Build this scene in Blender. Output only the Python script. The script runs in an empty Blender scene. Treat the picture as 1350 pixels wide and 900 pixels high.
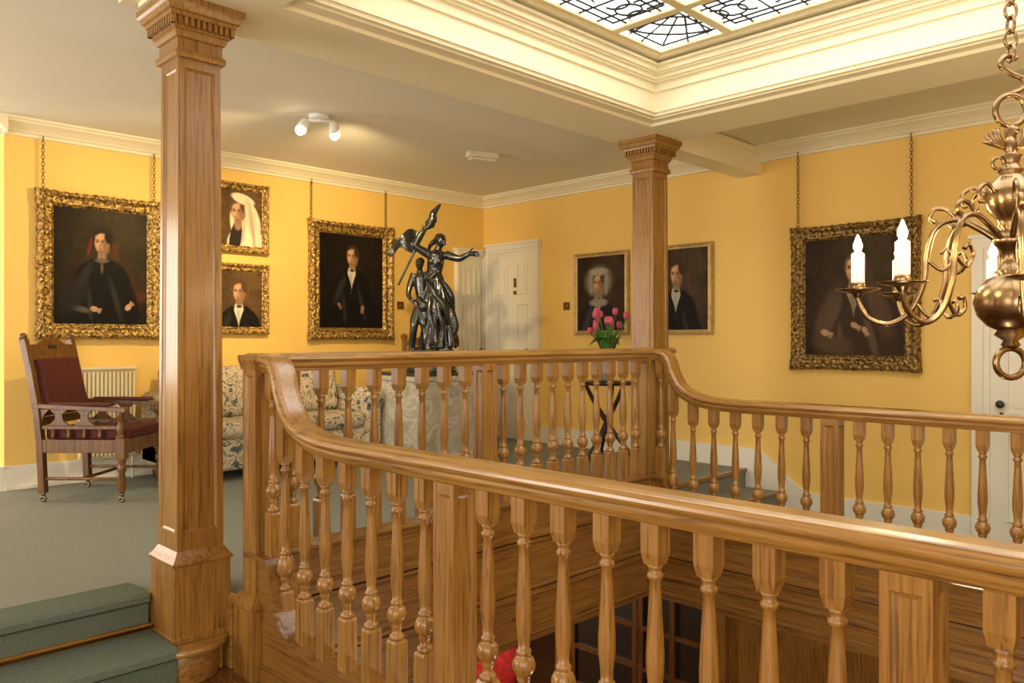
import bpy, math, random
import numpy as np
from mathutils import Vector, Matrix
random.seed(3)
S2=math.sqrt(2)
# ------------------------------------------------------------ materials
def new_mat(name):
    m=bpy.data.materials.new(name); m.use_nodes=True
    nt=m.node_tree; b=nt.nodes['Principled BSDF']
    return m,nt,b
def plain(name,col,rough=.5,metal=0,coat=0,emit=None,es=0,bump=0,bscale=50,var=0,spec=.5):
    m,nt,b=new_mat(name)
    b.inputs['Base Color'].default_value=(*col,1)
    b.inputs['Roughness'].default_value=rough
    b.inputs['Metallic'].default_value=metal
    b.inputs['Coat Weight'].default_value=coat
    b.inputs['Specular IOR Level'].default_value=spec
    if emit:
        b.inputs['Emission Color'].default_value=(*emit,1); b.inputs['Emission Strength'].default_value=es
    if bump or var:
        tc=nt.nodes.new('ShaderNodeTexCoord'); n=nt.nodes.new('ShaderNodeTexNoise')
        n.inputs['Scale'].default_value=bscale; n.inputs['Detail'].default_value=4
        nt.links.new(tc.outputs['Object'],n.inputs['Vector'])
        if bump:
            bp=nt.nodes.new('ShaderNodeBump'); bp.inputs['Strength'].default_value=bump; bp.inputs['Distance'].default_value=.01
            nt.links.new(n.outputs['Fac'],bp.inputs['Height']); nt.links.new(bp.outputs['Normal'],b.inputs['Normal'])
        if var:
            r=nt.nodes.new('ShaderNodeValToRGB')
            r.color_ramp.elements[0].position=.3; r.color_ramp.elements[1].position=.7
            r.color_ramp.elements[0].color=(*[c*(1-var) for c in col],1)
            r.color_ramp.elements[1].color=(*[min(1,c*(1+var)) for c in col],1)
            nt.links.new(n.outputs['Fac'],r.inputs['Fac']); nt.links.new(r.outputs['Color'],b.inputs['Base Color'])
    return m
def wood(name,axis,dark=(.15,.062,.011),mid=(.285,.136,.026),lite=(.37,.19,.042),rough=.36,coat=.4,sc=1.0,cr_=.18):
    m,nt,b=new_mat(name)
    tc=nt.nodes.new('ShaderNodeTexCoord'); mp=nt.nodes.new('ShaderNodeMapping')
    s=[95*sc,95*sc,95*sc]; s['xyz'.index(axis)]=3.5*sc
    mp.inputs['Scale'].default_value=s
    n=nt.nodes.new('ShaderNodeTexNoise'); n.inputs['Scale'].default_value=1; n.inputs['Detail'].default_value=6; n.inputs['Roughness'].default_value=.6; n.inputs['Distortion'].default_value=.7
    n2=nt.nodes.new('ShaderNodeTexNoise'); n2.inputs['Scale'].default_value=2.2; n2.inputs['Detail'].default_value=2
    r=nt.nodes.new('ShaderNodeValToRGB'); e=r.color_ramp.elements
    e[0].position=.34; e[0].color=(*dark,1); e[1].position=.68; e[1].color=(*lite,1)
    x=e.new(.47); x.color=(*mid,1)
    mx=nt.nodes.new('ShaderNodeMixRGB'); mx.blend_type='MULTIPLY'; mx.inputs['Fac'].default_value=.4
    r2=nt.nodes.new('ShaderNodeValToRGB'); r2.color_ramp.elements[0].color=(.65,.52,.4,1); r2.color_ramp.elements[0].position=.35; r2.color_ramp.elements[1].position=.6
    bp=nt.nodes.new('ShaderNodeBump'); bp.inputs['Strength'].default_value=.08; bp.inputs['Distance'].default_value=.003
    L=nt.links.new
    L(tc.outputs['Object'],mp.inputs['Vector']); L(mp.outputs['Vector'],n.inputs['Vector']); L(tc.outputs['Object'],n2.inputs['Vector'])
    L(n.outputs['Fac'],r.inputs['Fac']); L(n2.outputs['Fac'],r2.inputs['Fac'])
    L(r.outputs['Color'],mx.inputs['Color1']); L(r2.outputs['Color'],mx.inputs['Color2']); L(mx.outputs['Color'],b.inputs['Base Color'])
    L(n.outputs['Fac'],bp.inputs['Height']); L(bp.outputs['Normal'],b.inputs['Normal'])
    b.inputs['Roughness'].default_value=rough; b.inputs['Coat Weight'].default_value=coat; b.inputs['Coat Roughness'].default_value=cr_
    return m
OZ=wood('oak_vertical','z'); OX=wood('oak_along_x','x'); OY=wood('oak_along_y','y')
FX=wood('fascia_oak_x','x',(.10,.042,.008),(.20,.092,.018),(.27,.13,.03)); FY=wood('fascia_oak_y','y',(.10,.042,.008),(.20,.092,.018),(.27,.13,.03))
HY=wood('handrail_oak_y','y',(.17,.072,.012),(.33,.165,.032),(.43,.23,.05),rough=.34,coat=.9,cr_=.24)
HX=wood('handrail_oak_x','x',(.17,.072,.012),(.33,.165,.032),(.43,.23,.05),rough=.34,coat=.9,cr_=.24)
for q in (HX,HY): q.node_tree.nodes['Principled BSDF'].inputs['Coat IOR'].default_value=1.6
OD=wood('dark_oak','z',(.05,.02,.006),(.12,.05,.015),(.2,.09,.03))
PARQ=wood('parquet','y',(.07,.025,.008),(.17,.065,.02),(.26,.11,.034),sc=.6)
WALL=plain('yellow_paint',(.90,.605,.165),.6,bump=.03,bscale=120)
CEIL=plain('ceiling_paint',(.82,.79,.69),.7,bump=.02,bscale=60)
CREAM=plain('cream_plaster',(.90,.83,.61),.5)
WHITE=plain('white_gloss',(.86,.82,.70),.35)
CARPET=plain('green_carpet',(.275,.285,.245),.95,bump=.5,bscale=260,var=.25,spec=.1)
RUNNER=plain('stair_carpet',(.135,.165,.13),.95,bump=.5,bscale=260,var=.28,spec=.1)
BRASS=plain('antique_brass',(.30,.20,.105),.27,1,var=.3,bscale=14)
BRONZE=plain('dark_bronze',(.075,.08,.085),.25,.85,coat=.5,bump=.12,bscale=40,var=.4)
CANDLE=plain('candle_wax',(.9,.88,.8),.5,emit=(1,.88,.65),es=.45)
FLAME=plain('bulb_glow',(1,.8,.5),.5,emit=(1,.76,.38),es=90)
VELVET=plain('burgundy_velvet',(.085,.012,.010),.8,bump=.2,bscale=80,var=.35)
RED=plain('red_upholstery',(.6,.04,.05),.6,var=.3,bscale=20)
DARK=plain('dark_interior',(.02,.014,.01),.4)
BLACKM=plain('lead_came',(.03,.035,.04),.5)
CHAINM=plain('chain_metal',(.25,.16,.06),.4,.8)
WHITEP=plain('white_plastic',(.85,.84,.8),.4)
LEAF=plain('tulip_leaf',(.09,.24,.05),.5,var=.4,bscale=30)
PINK=plain('tulip_petal',(.75,.14,.22),.5,var=.3,bscale=30)
def gold_mat(name='carved_gilt',k=1.0):
    m,nt,b=new_mat(name)
    tc=nt.nodes.new('ShaderNodeTexCoord'); v=nt.nodes.new('ShaderNodeTexVoronoi'); v.inputs['Scale'].default_value=60
    n=nt.nodes.new('ShaderNodeTexNoise'); n.inputs['Scale'].default_value=45; n.inputs['Detail'].default_value=4
    r=nt.nodes.new('ShaderNodeValToRGB'); e=r.color_ramp.elements
    e[0].position=.40; e[0].color=(.12*k,.06*k,.013*k,1); e[1].position=.64; e[1].color=(.70*k,.46*k,.14*k,1)
    bp=nt.nodes.new('ShaderNodeBump'); bp.inputs['Strength'].default_value=.7; bp.inputs['Distance'].default_value=.008
    L=nt.links.new
    L(tc.outputs['Object'],v.inputs['Vector']); L(tc.outputs['Object'],n.inputs['Vector'])
    L(n.outputs['Fac'],r.inputs['Fac']); L(r.outputs['Color'],b.inputs['Base Color'])
    L(v.outputs['Distance'],bp.inputs['Height']); L(bp.outputs['Normal'],b.inputs['Normal'])
    b.inputs['Metallic'].default_value=.5; b.inputs['Roughness'].default_value=.35
    return m
GOLD=gold_mat(k=1.0); GOLDB=gold_mat('aged_gilt',.7)
GOLDP=plain('plain_gilt',(.56,.39,.16),.4,.4,var=.2,bscale=20)
def marble():
    m,nt,b=new_mat('grey_marble')
    tc=nt.nodes.new('ShaderNodeTexCoord'); n=nt.nodes.new('ShaderNodeTexNoise'); n.inputs['Scale'].default_value=3.5; n.inputs['Detail'].default_value=8; n.inputs['Distortion'].default_value=1.6
    r=nt.nodes.new('ShaderNodeValToRGB'); e=r.color_ramp.elements
    e[0].position=.35; e[0].color=(.34,.32,.24,1); e[1].position=.6; e[1].color=(.55,.52,.43,1)
    x=e.new(.49); x.color=(.66,.63,.54,1); y=e.new(.52); y.color=(.42,.40,.32,1)
    nt.links.new(tc.outputs['Object'],n.inputs['Vector']); nt.links.new(n.outputs['Fac'],r.inputs['Fac']); nt.links.new(r.outputs['Color'],b.inputs['Base Color'])
    b.inputs['Roughness'].default_value=.3
    return m
MARBLE=marble()
def floral():
    m,nt,b=new_mat('floral_fabric')
    tc=nt.nodes.new('ShaderNodeTexCoord'); L=nt.links.new
    n=nt.nodes.new('ShaderNodeTexNoise'); n.inputs['Scale'].default_value=13; n.inputs['Detail'].default_value=4; n.inputs['Distortion'].default_value=2.0
    L(tc.outputs['Object'],n.inputs['Vector'])
    r=nt.nodes.new('ShaderNodeValToRGB'); e=r.color_ramp.elements
    e[0].position=.36; e[0].color=(.09,.11,.11,1); e[1].position=.47; e[1].color=(.62,.53,.38,1)
    x=e.new(.42); x.color=(.26,.25,.19,1); x=e.new(.56); x.color=(.64,.55,.40,1); x=e.new(.60); x.color=(.36,.18,.11,1); x=e.new(.66); x.color=(.5,.42,.29,1)
    L(n.outputs['Fac'],r.inputs['Fac']); L(r.outputs['Color'],b.inputs['Base Color']); b.inputs['Roughness'].default_value=.9
    return m
FLORAL=floral()
def glass_glow():
    m,nt,b=new_mat('skylight_glass')
    b.inputs['Base Color'].default_value=(.8,.85,.85,1)
    b.inputs['Emission Color'].default_value=(1,.975,.90,1); b.inputs['Emission Strength'].default_value=3.7
    return m
GLASS=glass_glow()
# ------------------------------------------------------------ mesh builder
class M:
    def __init__(s): s.v=[];s.f=[];s.m=[];s.sm=[];s.T=Matrix.Identity(4)
    def add(s,vs,fs,m=0,sm=False):
        o=len(s.v); s.v+= [tuple(s.T@Vector(p)) for p in vs]
        for f in fs: s.f.append([i+o for i in f]); s.m.append(m); s.sm.append(sm)
    def box(s,x0,x1,y0,y1,z0,z1,m=0):
        s.add([(x0,y0,z0),(x1,y0,z0),(x1,y1,z0),(x0,y1,z0),(x0,y0,z1),(x1,y0,z1),(x1,y1,z1),(x0,y1,z1)],
              [(0,3,2,1),(4,5,6,7),(0,1,5,4),(1,2,6,5),(2,3,7,6),(3,0,4,7)],m)
    def sq(s,cx,cy,prof,m=0):   # square stacked profile [(z,half)]
        vs=[];fs=[]
        for z,h in prof: vs+=[(cx-h,cy-h,z),(cx+h,cy-h,z),(cx+h,cy+h,z),(cx-h,cy+h,z)]
        n=len(prof)
        for i in range(n-1):
            for j in range(4):
                k=(j+1)%4; fs.append((i*4+j,i*4+k,i*4+4+k,i*4+4+j))
        fs.append((3,2,1,0)); fs.append(tuple((n-1)*4+j for j in range(4)))
        s.add(vs,fs,m)
    def post(s,cx,cy,z0,h0,z1,h1,bd,bz0,bz1,dp,m=0):  # square post with a sunk panel on each face
        H=lambda z: h0+(h1-h0)*(z-z0)/(z1-z0)
        za,zb=z0+bz0,z1-bz1
        vs=[];fs=[]
        for q in range(4):
            a=q*math.pi/2; ca,sa=round(math.cos(a)),round(math.sin(a))
            def P(t,n,z): return (cx+ca*n-sa*t, cy+sa*n+ca*t, z)
            o=len(vs)
            vs+=[P(-h0,h0,z0),P(h0,h0,z0),P(h1,h1,z1),P(-h1,h1,z1)]
            for d,e in ((0,0),(dp*.5,.004),(dp,.012)):
                A,B=H(za),H(zb)
                vs+=[P(-A+bd+e,A-d,za+e),P(A-bd-e,A-d,za+e),P(B-bd-e,B-d,zb-e),P(-B+bd+e,B-d,zb-e)]
            for l in range(3):
                for j in range(4):
                    k=(j+1)%4; fs.append((o+l*4+j,o+l*4+k,o+l*4+4+k,o+l*4+4+j))
            fs.append((o+12,o+13,o+14,o+15))
        o=len(vs)
        for z,h in ((z0,h0),(z1,h1)): vs+=[(cx-h,cy-h,z),(cx+h,cy-h,z),(cx+h,cy+h,z),(cx-h,cy+h,z)]
        fs+=[(o+3,o+2,o+1,o),(o+4,o+5,o+6,o+7)]
        s.add(vs,fs,m)
    def lathe(s,cx,cy,prof,seg=16,m=0,fn=None):  # prof [(z,r)]
        vs=[];fs=[];n=len(prof)
        for z,r in prof:
            for j in range(seg):
                a=2*math.pi*j/seg; rr=r if fn is None else fn(a,z,r)
                vs.append((cx+rr*math.cos(a),cy+rr*math.sin(a),z))
        for i in range(n-1):
            for j in range(seg):
                k=(j+1)%seg; fs.append((i*seg+j,i*seg+k,(i+1)*seg+k,(i+1)*seg+j))
        fs.append(tuple(reversed(range(seg)))); fs.append(tuple((n-1)*seg+j for j in range(seg)))
        s.add(vs,fs,m,True)
    def ell(s,c,r,seg=16,rings=10,m=0,R=None):
        R=R or Matrix.Identity(3); vs=[];fs=[]
        if isinstance(r,(int,float)): r=(r,r,r)
        c=Vector(c)
        for i in range(1,rings):
            p=math.pi*i/rings
            for j in range(seg):
                a=2*math.pi*j/seg
                vs.append(tuple(c+R@Vector((r[0]*math.sin(p)*math.cos(a),r[1]*math.sin(p)*math.sin(a),r[2]*math.cos(p)))))
        t=len(vs); vs.append(tuple(c+R@Vector((0,0,r[2])))); vs.append(tuple(c+R@Vector((0,0,-r[2]))))
        for i in range(rings-2):
            for j in range(seg):
                k=(j+1)%seg; fs.append((i*seg+j,(i+1)*seg+j,(i+1)*seg+k,i*seg+k))
        for j in range(seg):
            k=(j+1)%seg; fs.append((t,j,k)); fs.append((t+1,(rings-2)*seg+k,(rings-2)*seg+j))
        s.add(vs,fs,m,True)
    def tube(s,pts,rad,seg=8,m=0,closed=False,smooth_n=0):
        P=[Vector(p) for p in pts]
        if isinstance(rad,(int,float)): rad=[rad]*len(P)
        rad=list(rad)
        if smooth_n:
            Q=[];Rr=[];n=len(P)
            for i in range(n-1):
                p0=P[max(i-1,0)];p1=P[i];p2=P[i+1];p3=P[min(i+2,n-1)]
                for q in range(smooth_n):
                    t=q/smooth_n
                    Q.append(.5*((2*p1)+(p2-p0)*t+(2*p0-5*p1+4*p2-p3)*t*t+(3*p1-p0-3*p2+p3)*t**3))
                    Rr.append(rad[i]*(1-t)+rad[i+1]*t)
            Q.append(P[-1]);Rr.append(rad[-1]);P=Q;rad=Rr
        n=len(P); vs=[];fs=[]; prev=None
        for i in range(n):
            if closed: t=(P[(i+1)%n]-P[i-1])
            else: t=P[min(i+1,n-1)]-P[max(i-1,0)]
            if t.length<1e-9: t=Vector((0,0,1))
            t.normalize()
            if prev is None:
                a=Vector((0,0,1)) if abs(t.z)<.9 else Vector((1,0,0))
                u=t.cross(a).normalized()
            else:
                u=(prev-t*prev.dot(t))
                u=u.normalized() if u.length>1e-6 else t.orthogonal().normalized()
            prev=u; w=t.cross(u)
            for j in range(seg):
                a=2*math.pi*j/seg; vs.append(tuple(P[i]+u*math.cos(a)*rad[i]+w*math.sin(a)*rad[i]))
        for i in range(n if closed else n-1):
            i2=(i+1)%n
            for j in range(seg):
                k=(j+1)%seg; fs.append((i*seg+j,i*seg+k,i2*seg+k,i2*seg+j))
        if not closed:
            fs.append(tuple(reversed(range(seg)))); fs.append(tuple((n-1)*seg+j for j in range(seg)))
        s.add(vs,fs,m,True)
    def torus(s,c,R,r,rot=None,seg=20,m=0,sx=1,sz=1):
        rot=rot or Matrix.Identity(3)
        pts=[Vector(c)+rot@Vector((R*sx*math.cos(2*math.pi*i/seg),0,R*sz*math.sin(2*math.pi*i/seg))) for i in range(seg)]
        s.tube(pts,r,8,m,closed=True)
    def sweep(s,prof,path,side,m=0,sm=False):
        sd=Vector(side); P=[Vector(p) for p in path]; n=len(P); k=len(prof); vs=[];fs=[]
        for i in range(n):
            t=(P[min(i+1,n-1)]-P[max(i-1,0)]).normalized(); up=t.cross(sd).normalized()
            for a,b in prof: vs.append(tuple(P[i]+sd*a+up*b))
        for i in range(n-1):
            for j in range(k):
                q=(j+1)%k; fs.append((i*k+j,i*k+q,(i+1)*k+q,(i+1)*k+j))
        fs.append(tuple(range(k))); fs.append(tuple(reversed([(n-1)*k+j for j in range(k)])))
        s.add(vs,fs,m,sm)
    def prism(s,poly,axis,lo,hi,m=0):
        def mk(a,b,c): return (c,a,b) if axis=='x' else ((a,c,b) if axis=='y' else (a,b,c))
        n=len(poly); vs=[mk(a,b,lo) for a,b in poly]+[mk(a,b,hi) for a,b in poly]
        fs=[tuple(range(n)),tuple(reversed(range(n,2*n)))]+[(i,n+i,n+(i+1)%n,(i+1)%n) for i in range(n)]
        s.add(vs,fs,m)
    def build(s,name,mats,parent=None,loc=(0,0,0),rz=0,bevel=0,bseg=2,fix=True):
        me=bpy.data.meshes.new(name); me.from_pydata(s.v,[],s.f)
        if not isinstance(mats,(list,tuple)): mats=[mats]
        for mm in mats: me.materials.append(mm)
        me.polygons.foreach_set('material_index',s.m); me.polygons.foreach_set('use_smooth',s.sm); me.update()
        if fix:
            import bmesh
            bm=bmesh.new(); bm.from_mesh(me)
            bmesh.ops.remove_doubles(bm,verts=bm.verts,dist=1e-6) if fix=='weld' else None
            bmesh.ops.recalc_face_normals(bm,faces=bm.faces); bm.to_mesh(me); bm.free()
        o=bpy.data.objects.new(name,me); bpy.context.scene.collection.objects.link(o)
        if parent: o.parent=parent
        o.location=loc; o.rotation_euler=(0,0,rz)
        if bevel:
            b=o.modifiers.new('bevel','BEVEL'); b.width=bevel; b.segments=bseg; b.limit_method='ANGLE'; b.angle_limit=math.radians(40)
            if bseg>=3:
                me.polygons.foreach_set('use_smooth',[True]*len(me.polygons))
        return o
def empty(name,loc=(0,0,0),rz=0):
    e=bpy.data.objects.new(name,None); bpy.context.scene.collection.objects.link(e); e.location=loc; e.rotation_euler=(0,0,rz); e.empty_display_size=.1
    return e
def rot(ax,d): return Matrix.Rotation(math.radians(d),3,ax)
# ------------------------------------------------------------ layout constants
XB,YA,ZC=6.34,6.81,2.76
X0,X1,YR=1.67,4.53,3.21
LOW=-.32
XL,YB=-3.2,-2.4
# ------------------------------------------------------------ room shell
def simple(name,boxes,mat,bevel=0):
    m=M()
    for b in boxes: m.box(*b)
    return m.build(name,mat,bevel=bevel)
simple('wall_back',[(1.5,XB,YA,YA+.15,-.3,ZC),(1.5,1.65,YA+.15,8.6,-.3,ZC)],WALL)
simple('wall_recess',[(XL,1.5,8.6,8.75,-.3,ZC)],WALL)
simple('wall_right',[(XB,XB+.15,YB,YA+.15,-.6,ZC)],WALL)
simple('wall_left',[(XL-.15,XL,YB,8.75,-.6,ZC)],WALL)
simple('wall_front',[(XL-.15,XB+.15,YB-.15,YB,-3.0,ZC)],WALL)
# skylight opening
sx0,sx1,sy0,sy1=1.83,4.37,-1.6,3.04
simple('ceiling',[(XL-.15,sx0-.1,YB-.15,8.75,ZC,ZC+.12),(sx1+.1,XB+.15,YB-.15,8.75,ZC,ZC+.12),(sx0-.1,sx1+.1,sy1+.1,8.75,ZC,ZC+.12),(sx0-.1,sx1+.1,YB-.15,sy0-.1,ZC,ZC+.12)],CEIL)
SO=2.556
# ceiling beams round the well + friezes
m=M()
def ringbox(m,i,o,z0,z1):  # ring between inset i (inside opening) and o outside
    m.box(sx0-o,sx0-i,sy0-o,sy1+o,z0,z1); m.box(sx1+i,sx1+o,sy0-o,sy1+o,z0,z1)
    m.box(sx0-i,sx1+i,sy1+i,sy1+o,z0,z1); m.box(sx0-i,sx1+i,sy0-o,sy0-i,z0,z1)
ringbox(m,.03,.60,SO+.02,ZC-.001)
ringbox(m,.10,.54,SO,SO+.021)
ringbox(m,.0,.12,SO+.03,3.02)
ringbox(m,-.015,.1,SO+.05,SO+.075)
for k,(ins,z0,z1) in enumerate([(.015,2.74,2.752),(.02,2.80,2.815),(.035,2.814,2.84),(.05,2.839,2.852),(.065,2.851,2.885),(.085,2.884,2.90),(.12,2.915,2.94)]):
    ringbox(m,-ins,.05,z0,z1)
ringbox(m,.599,.615,ZC-.06,ZC-.03)
m.build('trim_ceiling_beam',CREAM)
m=M(); m.box(sx1+.60,XB,3.30,3.52,2.53,ZC-.002); m.box(sx1+.61,XB,3.285,3.535,2.70,ZC-.012)
m.build('trim_cross_beam',CREAM,bevel=.006)
# cornices
prof=[(0,0),(.13,0),(.13,-.018),(.115,-.022),(.11,-.035),(.075,-.055),(.045,-.08),(.035,-.095),(.02,-.10),(.02,-.12),(0,-.125)]
def cornice(name,p0,p1,side):
    m=M(); m.sweep([(a,b) for a,b in prof],[p0,p1],side); return m.build(name,CREAM)
cornice('trim_cornice_back',(XB,YA,ZC),(1.371,YA,ZC),(0,-1,0))
cornice('trim_cornice_right',(XB,YB,ZC),(XB,YA,ZC),(-1,0,0))
cornice('trim_cornice_return',(1.5,YA-.125,ZC-.001),(1.5,8.6,ZC-.001),(-1,0,0))
# floors
m=M()
m.box(1.62,X1+.05,YR-.03,YA,-.5,-.001); m.box(X1+.05,XB,3.45,YA,-.5,-.001); m.box(XL,1.62,3.66,8.6,-.5,-.001)
m.build('floor',CARPET)
simple('floor_left_landing',[(XL,1.60,YB,3.64,-.52,LOW)],PARQ)
m=M(); m.box(X1+.05,XB,YB,3.45,-.52,LOW)
m.box(X1+.07,XB,3.15,3.46,LOW,-.16)
m.build('floor_right_gallery',CARPET)
# near steps with carpet runner (left) ---
st=empty('carpeted_steps')
m=M()
m.box(XL+.01,1.57,3.36,3.70,LOW+.001,-.192); m.box(XL+.01,1.57,3.32,3.70,-.192,-.165)
m.box(XL+.01,1.57,3.64,3.70,-.164,-.03)
m.lathe(1.42,3.43,[(LOW+.001,.15),(-.193,.15)],32); m.lathe(1.42,3.43,[(-.193,.18),(-.187,.187),(-.172,.187),(-.164,.18)],32)
m.box(1.25,1.615,3.615,3.665,-.03,.002); m.box(1.583,1.617,3.32,3.665,LOW+.001,.001)
m.build('oak_treads',HX,st,bevel=.006)
m=M()
m.prism([(4.0,-.012),(3.66,.012),(3.60,.012),(3.578,0),(3.578,-.025),(3.598,-.04),(3.60,-.148),(3.30,-.148),(3.272,-.16),(3.268,-.185),(3.29,-.2),(3.29,LOW+.002),(3.315,LOW+.002),(3.315,-.17),(3.62,-.17),(3.625,-.03),(4.0,-.03)],'x',XL+.01,1.34)
m.prism([(3.29,LOW+.001),(3.29,LOW+.012),(2.0,LOW+.012),(2.0,LOW+.001)],'x',XL+.01,1.34)
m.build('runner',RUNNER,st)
m=M(); m.box(XL+.01,1.345,3.575,3.60,-.150,-.122); m.tube([(XL+.01,3.568,-.135),(1.365,3.568,-.135)],.007,8,m=1); m.ell((1.37,3.568,-.135),.013,m=1); m.build('stair_rod',[OX,BRASS],st)
# right steps
m=M(); m.box(X1+.07,XB-.025,3.43,3.47,-.03,.004); m.box(X1+.07,XB-.025,3.13,3.17,-.18,-.157)
m.build('trim_stair_nosing',OX,bevel=.006)
# baseboards
m=M(); m.box(1.5,XB,YA-.022,YA,0,.16); m.box(1.5,XB,YA-.03,YA,0,.03); m.box(1.5,XB,YA-.012,YA,.16,.18); m.build('baseboard_back',WHITE,bevel=.003)
m=M(); m.box(1.47,1.5,YA-.022,8.6,0,.18); m.build('baseboard_return',WHITE)
m=M(); m.prism([(YA,0),(YA,.18),(3.42,.18),(3.30,.16),(3.20,.09),(3.05,-.04),(2.95,-.11),(2.85,-.14),(YB,-.14),(YB,LOW),(3.15,LOW),(3.15,-.16),(3.45,-.16),(3.45,0)],'x',XB-.024,XB)
m.build('baseboard_right',WHITE,bevel=.003)
# ------------------------------------------------------------ stairwell fascia / lower hall
fa=M()
def fascia_x(m,y,s,x0,x1,zt,zb):
    m.box(x0,x1,y-.05,y+.05,zb,zt-.02,0); m.box(x0,x1,y-.065,y+.065,zt-.02,zt,0)
    for z,t,w in [(.0,.035,.03),(-.04,.02,.015),(-.30,.02,.025),(-.335,.035,.018),(zb+.05,.012,.02)]:
        m.box(x0,x1,y-.05-w,y+.04,z-t/2,z+t/2,0)
fascia_x(fa,YR,-1,X0,X1,.2,-.62)
fa.build('trim_gallery_fascia',FX,bevel=.004)
def cr(P,n=5):
    out=[]
    for i in range(len(P)-1):
        p0,p1,p2,p3=[Vector(P[max(0,min(len(P)-1,i+q))]) for q in (-1,0,1,2)]
        for k in range(n):
            t=k/n; out.append(tuple(.5*((2*p1)+(p2-p0)*t+(2*p0-5*p1+4*p2-p3)*t*t+(3*p1-p0-3*p2+p3)*t**3)))
    out.append(tuple(P[-1])); return out
def fascia_y(name,x,sgn):
    m=M(); pts=[(3.25,.2),(3.06,.2),(3.02,.12),(2.98,.0),(2.92,-.07),(2.84,-.105),(2.7,-.12),(YB,-.12)]
    low=[(YB,-.62),(3.25,-.62)]
    m.prism(pts+low,'x',x-.045,x+.045)
    m.sweep([(-.062,-.02),(-.062,0.002),(.062,0.002),(.062,-.02)],[(x,a,b) for a,b in cr(pts[:-1],3)+[pts[-1]]],(1,0,0))
    for z,t,w in [(-.30,.035,.03),(-.34,.02,.015),(-.45,.02,.02),(-.57,.02,.015)]:
        m.box(min(x,x+sgn*(.045+w)),max(x,x+sgn*(.045+w)),YB,3.2,z-t/2,z+t/2)
    m.box(min(x,x-sgn*.06),max(x,x-sgn*.06),YB,3.1,LOW,LOW+.06)
    return m.build(name,FY)
fascia_y('trim_near_string',X0,1); fascia_y('trim_far_string',X1,-1)
simple('floor_lower_hall',[(0.5,9.5,YB,9,-3.0,-2.9)],PARQ)
simple('ceiling_lower_hall',[(1.5,9.5,YR+.06,9,-.62,-.521),(X1,9.5,YB,YR+.06,-.62,-.525),(.5,X0,YB,YR+.06,-.62,-.525)],CREAM)
m=M()
m.box(5.6,5.7,YB,3.35,-2.9,-.62); m.box(5.6,5.7,3.35,4.95,-.85,-.62)
for y in [2.45,1.7,.95,.2,-.55]:
    m.box(5.57,5.6,y-.05,y+.05,-2.9,-.62)
for z in [-.70,-1.0,-2.0,-2.8]: m.box(5.565,5.6,YB,3.3,z-.04,z+.04)
m.box(5.55,5.6,3.2,3.32,-2.9,-.62); m.box(5.55,5.6,4.86,4.98,-2.9,-.62)
m.build('wall_lower_panelling',OZ,bevel=.006)
m=M(); m.box(5.62,5.66,3.35,4.9,-2.9,-.85,0)
for y in [3.40,3.72,4.04,4.1,4.45,4.8]: m.box(5.59,5.63,y-.025,y+.025,-2.9,-.85,1)
for z in [-1.0,-1.35,-1.7,-2.05]: m.box(5.592,5.63,3.35,4.9,z-.02,z+.02,1)
m.build('door_4',[DARK,OD])
simple('wall_lower_far',[(.5,9.5,8.9,9.0,-2.9,-.5),(9.4,9.5,YB,9,-2.9,-.5),(.5,.6,YB,9,-2.9,-.5)],plain('hall_plaster',(.6,.45,.3),.6))
# red gilt armchair downstairs
rc=empty('gilt_armchair',(5.12,5.42,-2.9),math.radians(-45)); m=M()
m.box(-.3,.3,-.28,.3,.38,.50,0)
m.ell((0,.30,.88),(.31,.07,.36),m=0); m.ell((0,0,.5),(.30,.30,.07),m=0)
m.build('upholstery',RED,rc)
m=M()
for sx in (-1,1):
    for sy in (-1,1): m.tube([(sx*.3,sy*.28,.4),(sx*.33,sy*.3,.2),(sx*.28,sy*.27,.0)],[.03,.025,.02],smooth_n=4)
    m.tube([(sx*.3,.3,.45),(sx*.34,.31,.78),(sx*.28,.33,1.10),(0,.34,1.28)],[.03,.028,.03,.035],smooth_n=6)
    m.tube([(sx*.32,.3,.72),(sx*.37,.05,.74),(sx*.36,-.18,.70),(sx*.30,-.2,.6),(sx*.32,-.15,.42)],.025,smooth_n=5)
    m.torus((sx*.17,.31,1.18),.055,.016)
m.torus((0,.30,1.24),.06,.018); m.box(-.32,.32,-.30,-.26,.34,.42)
m.build('gilt_frame',GOLDP,rc)
# ------------------------------------------------------------ balustrade
bal=empty('oak_balustrade')
def railtop(y):
    pts=[(3.4,1.057),(3.12,1.057),(3.06,1.03),(3.02,.98),(2.985,.90),(2.93,.825),(2.85,.777),(2.72,.75),(2.55,.74),(-9,.74)]
    for (a,za),(b,zb) in zip(pts,pts[1:]):
        if a>=y>=b: return za+(zb-za)*(a-y)/(a-b)
    return 1.057
RP=[(-.06,-.012),(-.05,-.002),(-.03,.002),(.03,.002),(.05,-.002),(.06,-.012),(.062,-.026),(.056,-.036),(.045,-.04),(.045,-.055),(.036,-.068),(.03,-.08),(-.03,-.08),(-.036,-.068),(-.045,-.055),(-.045,-.04),(-.056,-.036),(-.062,-.026)]
ctrl=[(3.27,1.057),(3.20,1.057),(3.10,1.053),(3.04,1.03),(3.0,.98),(2.97,.90),(2.92,.825),(2.84,.777),(2.72,.75),(2.55,.74),(2.4,.74)]
rail=cr([(a,b) for a,b in ctrl],8)+[(1,.74),(YB+.05,.74)]
for nm,x in (('handrail_near',X0),('handrail_far',X1)):
    m=M(); m.sweep(RP,[(x,a,b) for a,b in rail],(1,0,0)); o=m.build(nm,HY,bal)
    o.modifiers.new('b','BEVEL').width=.003
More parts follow.
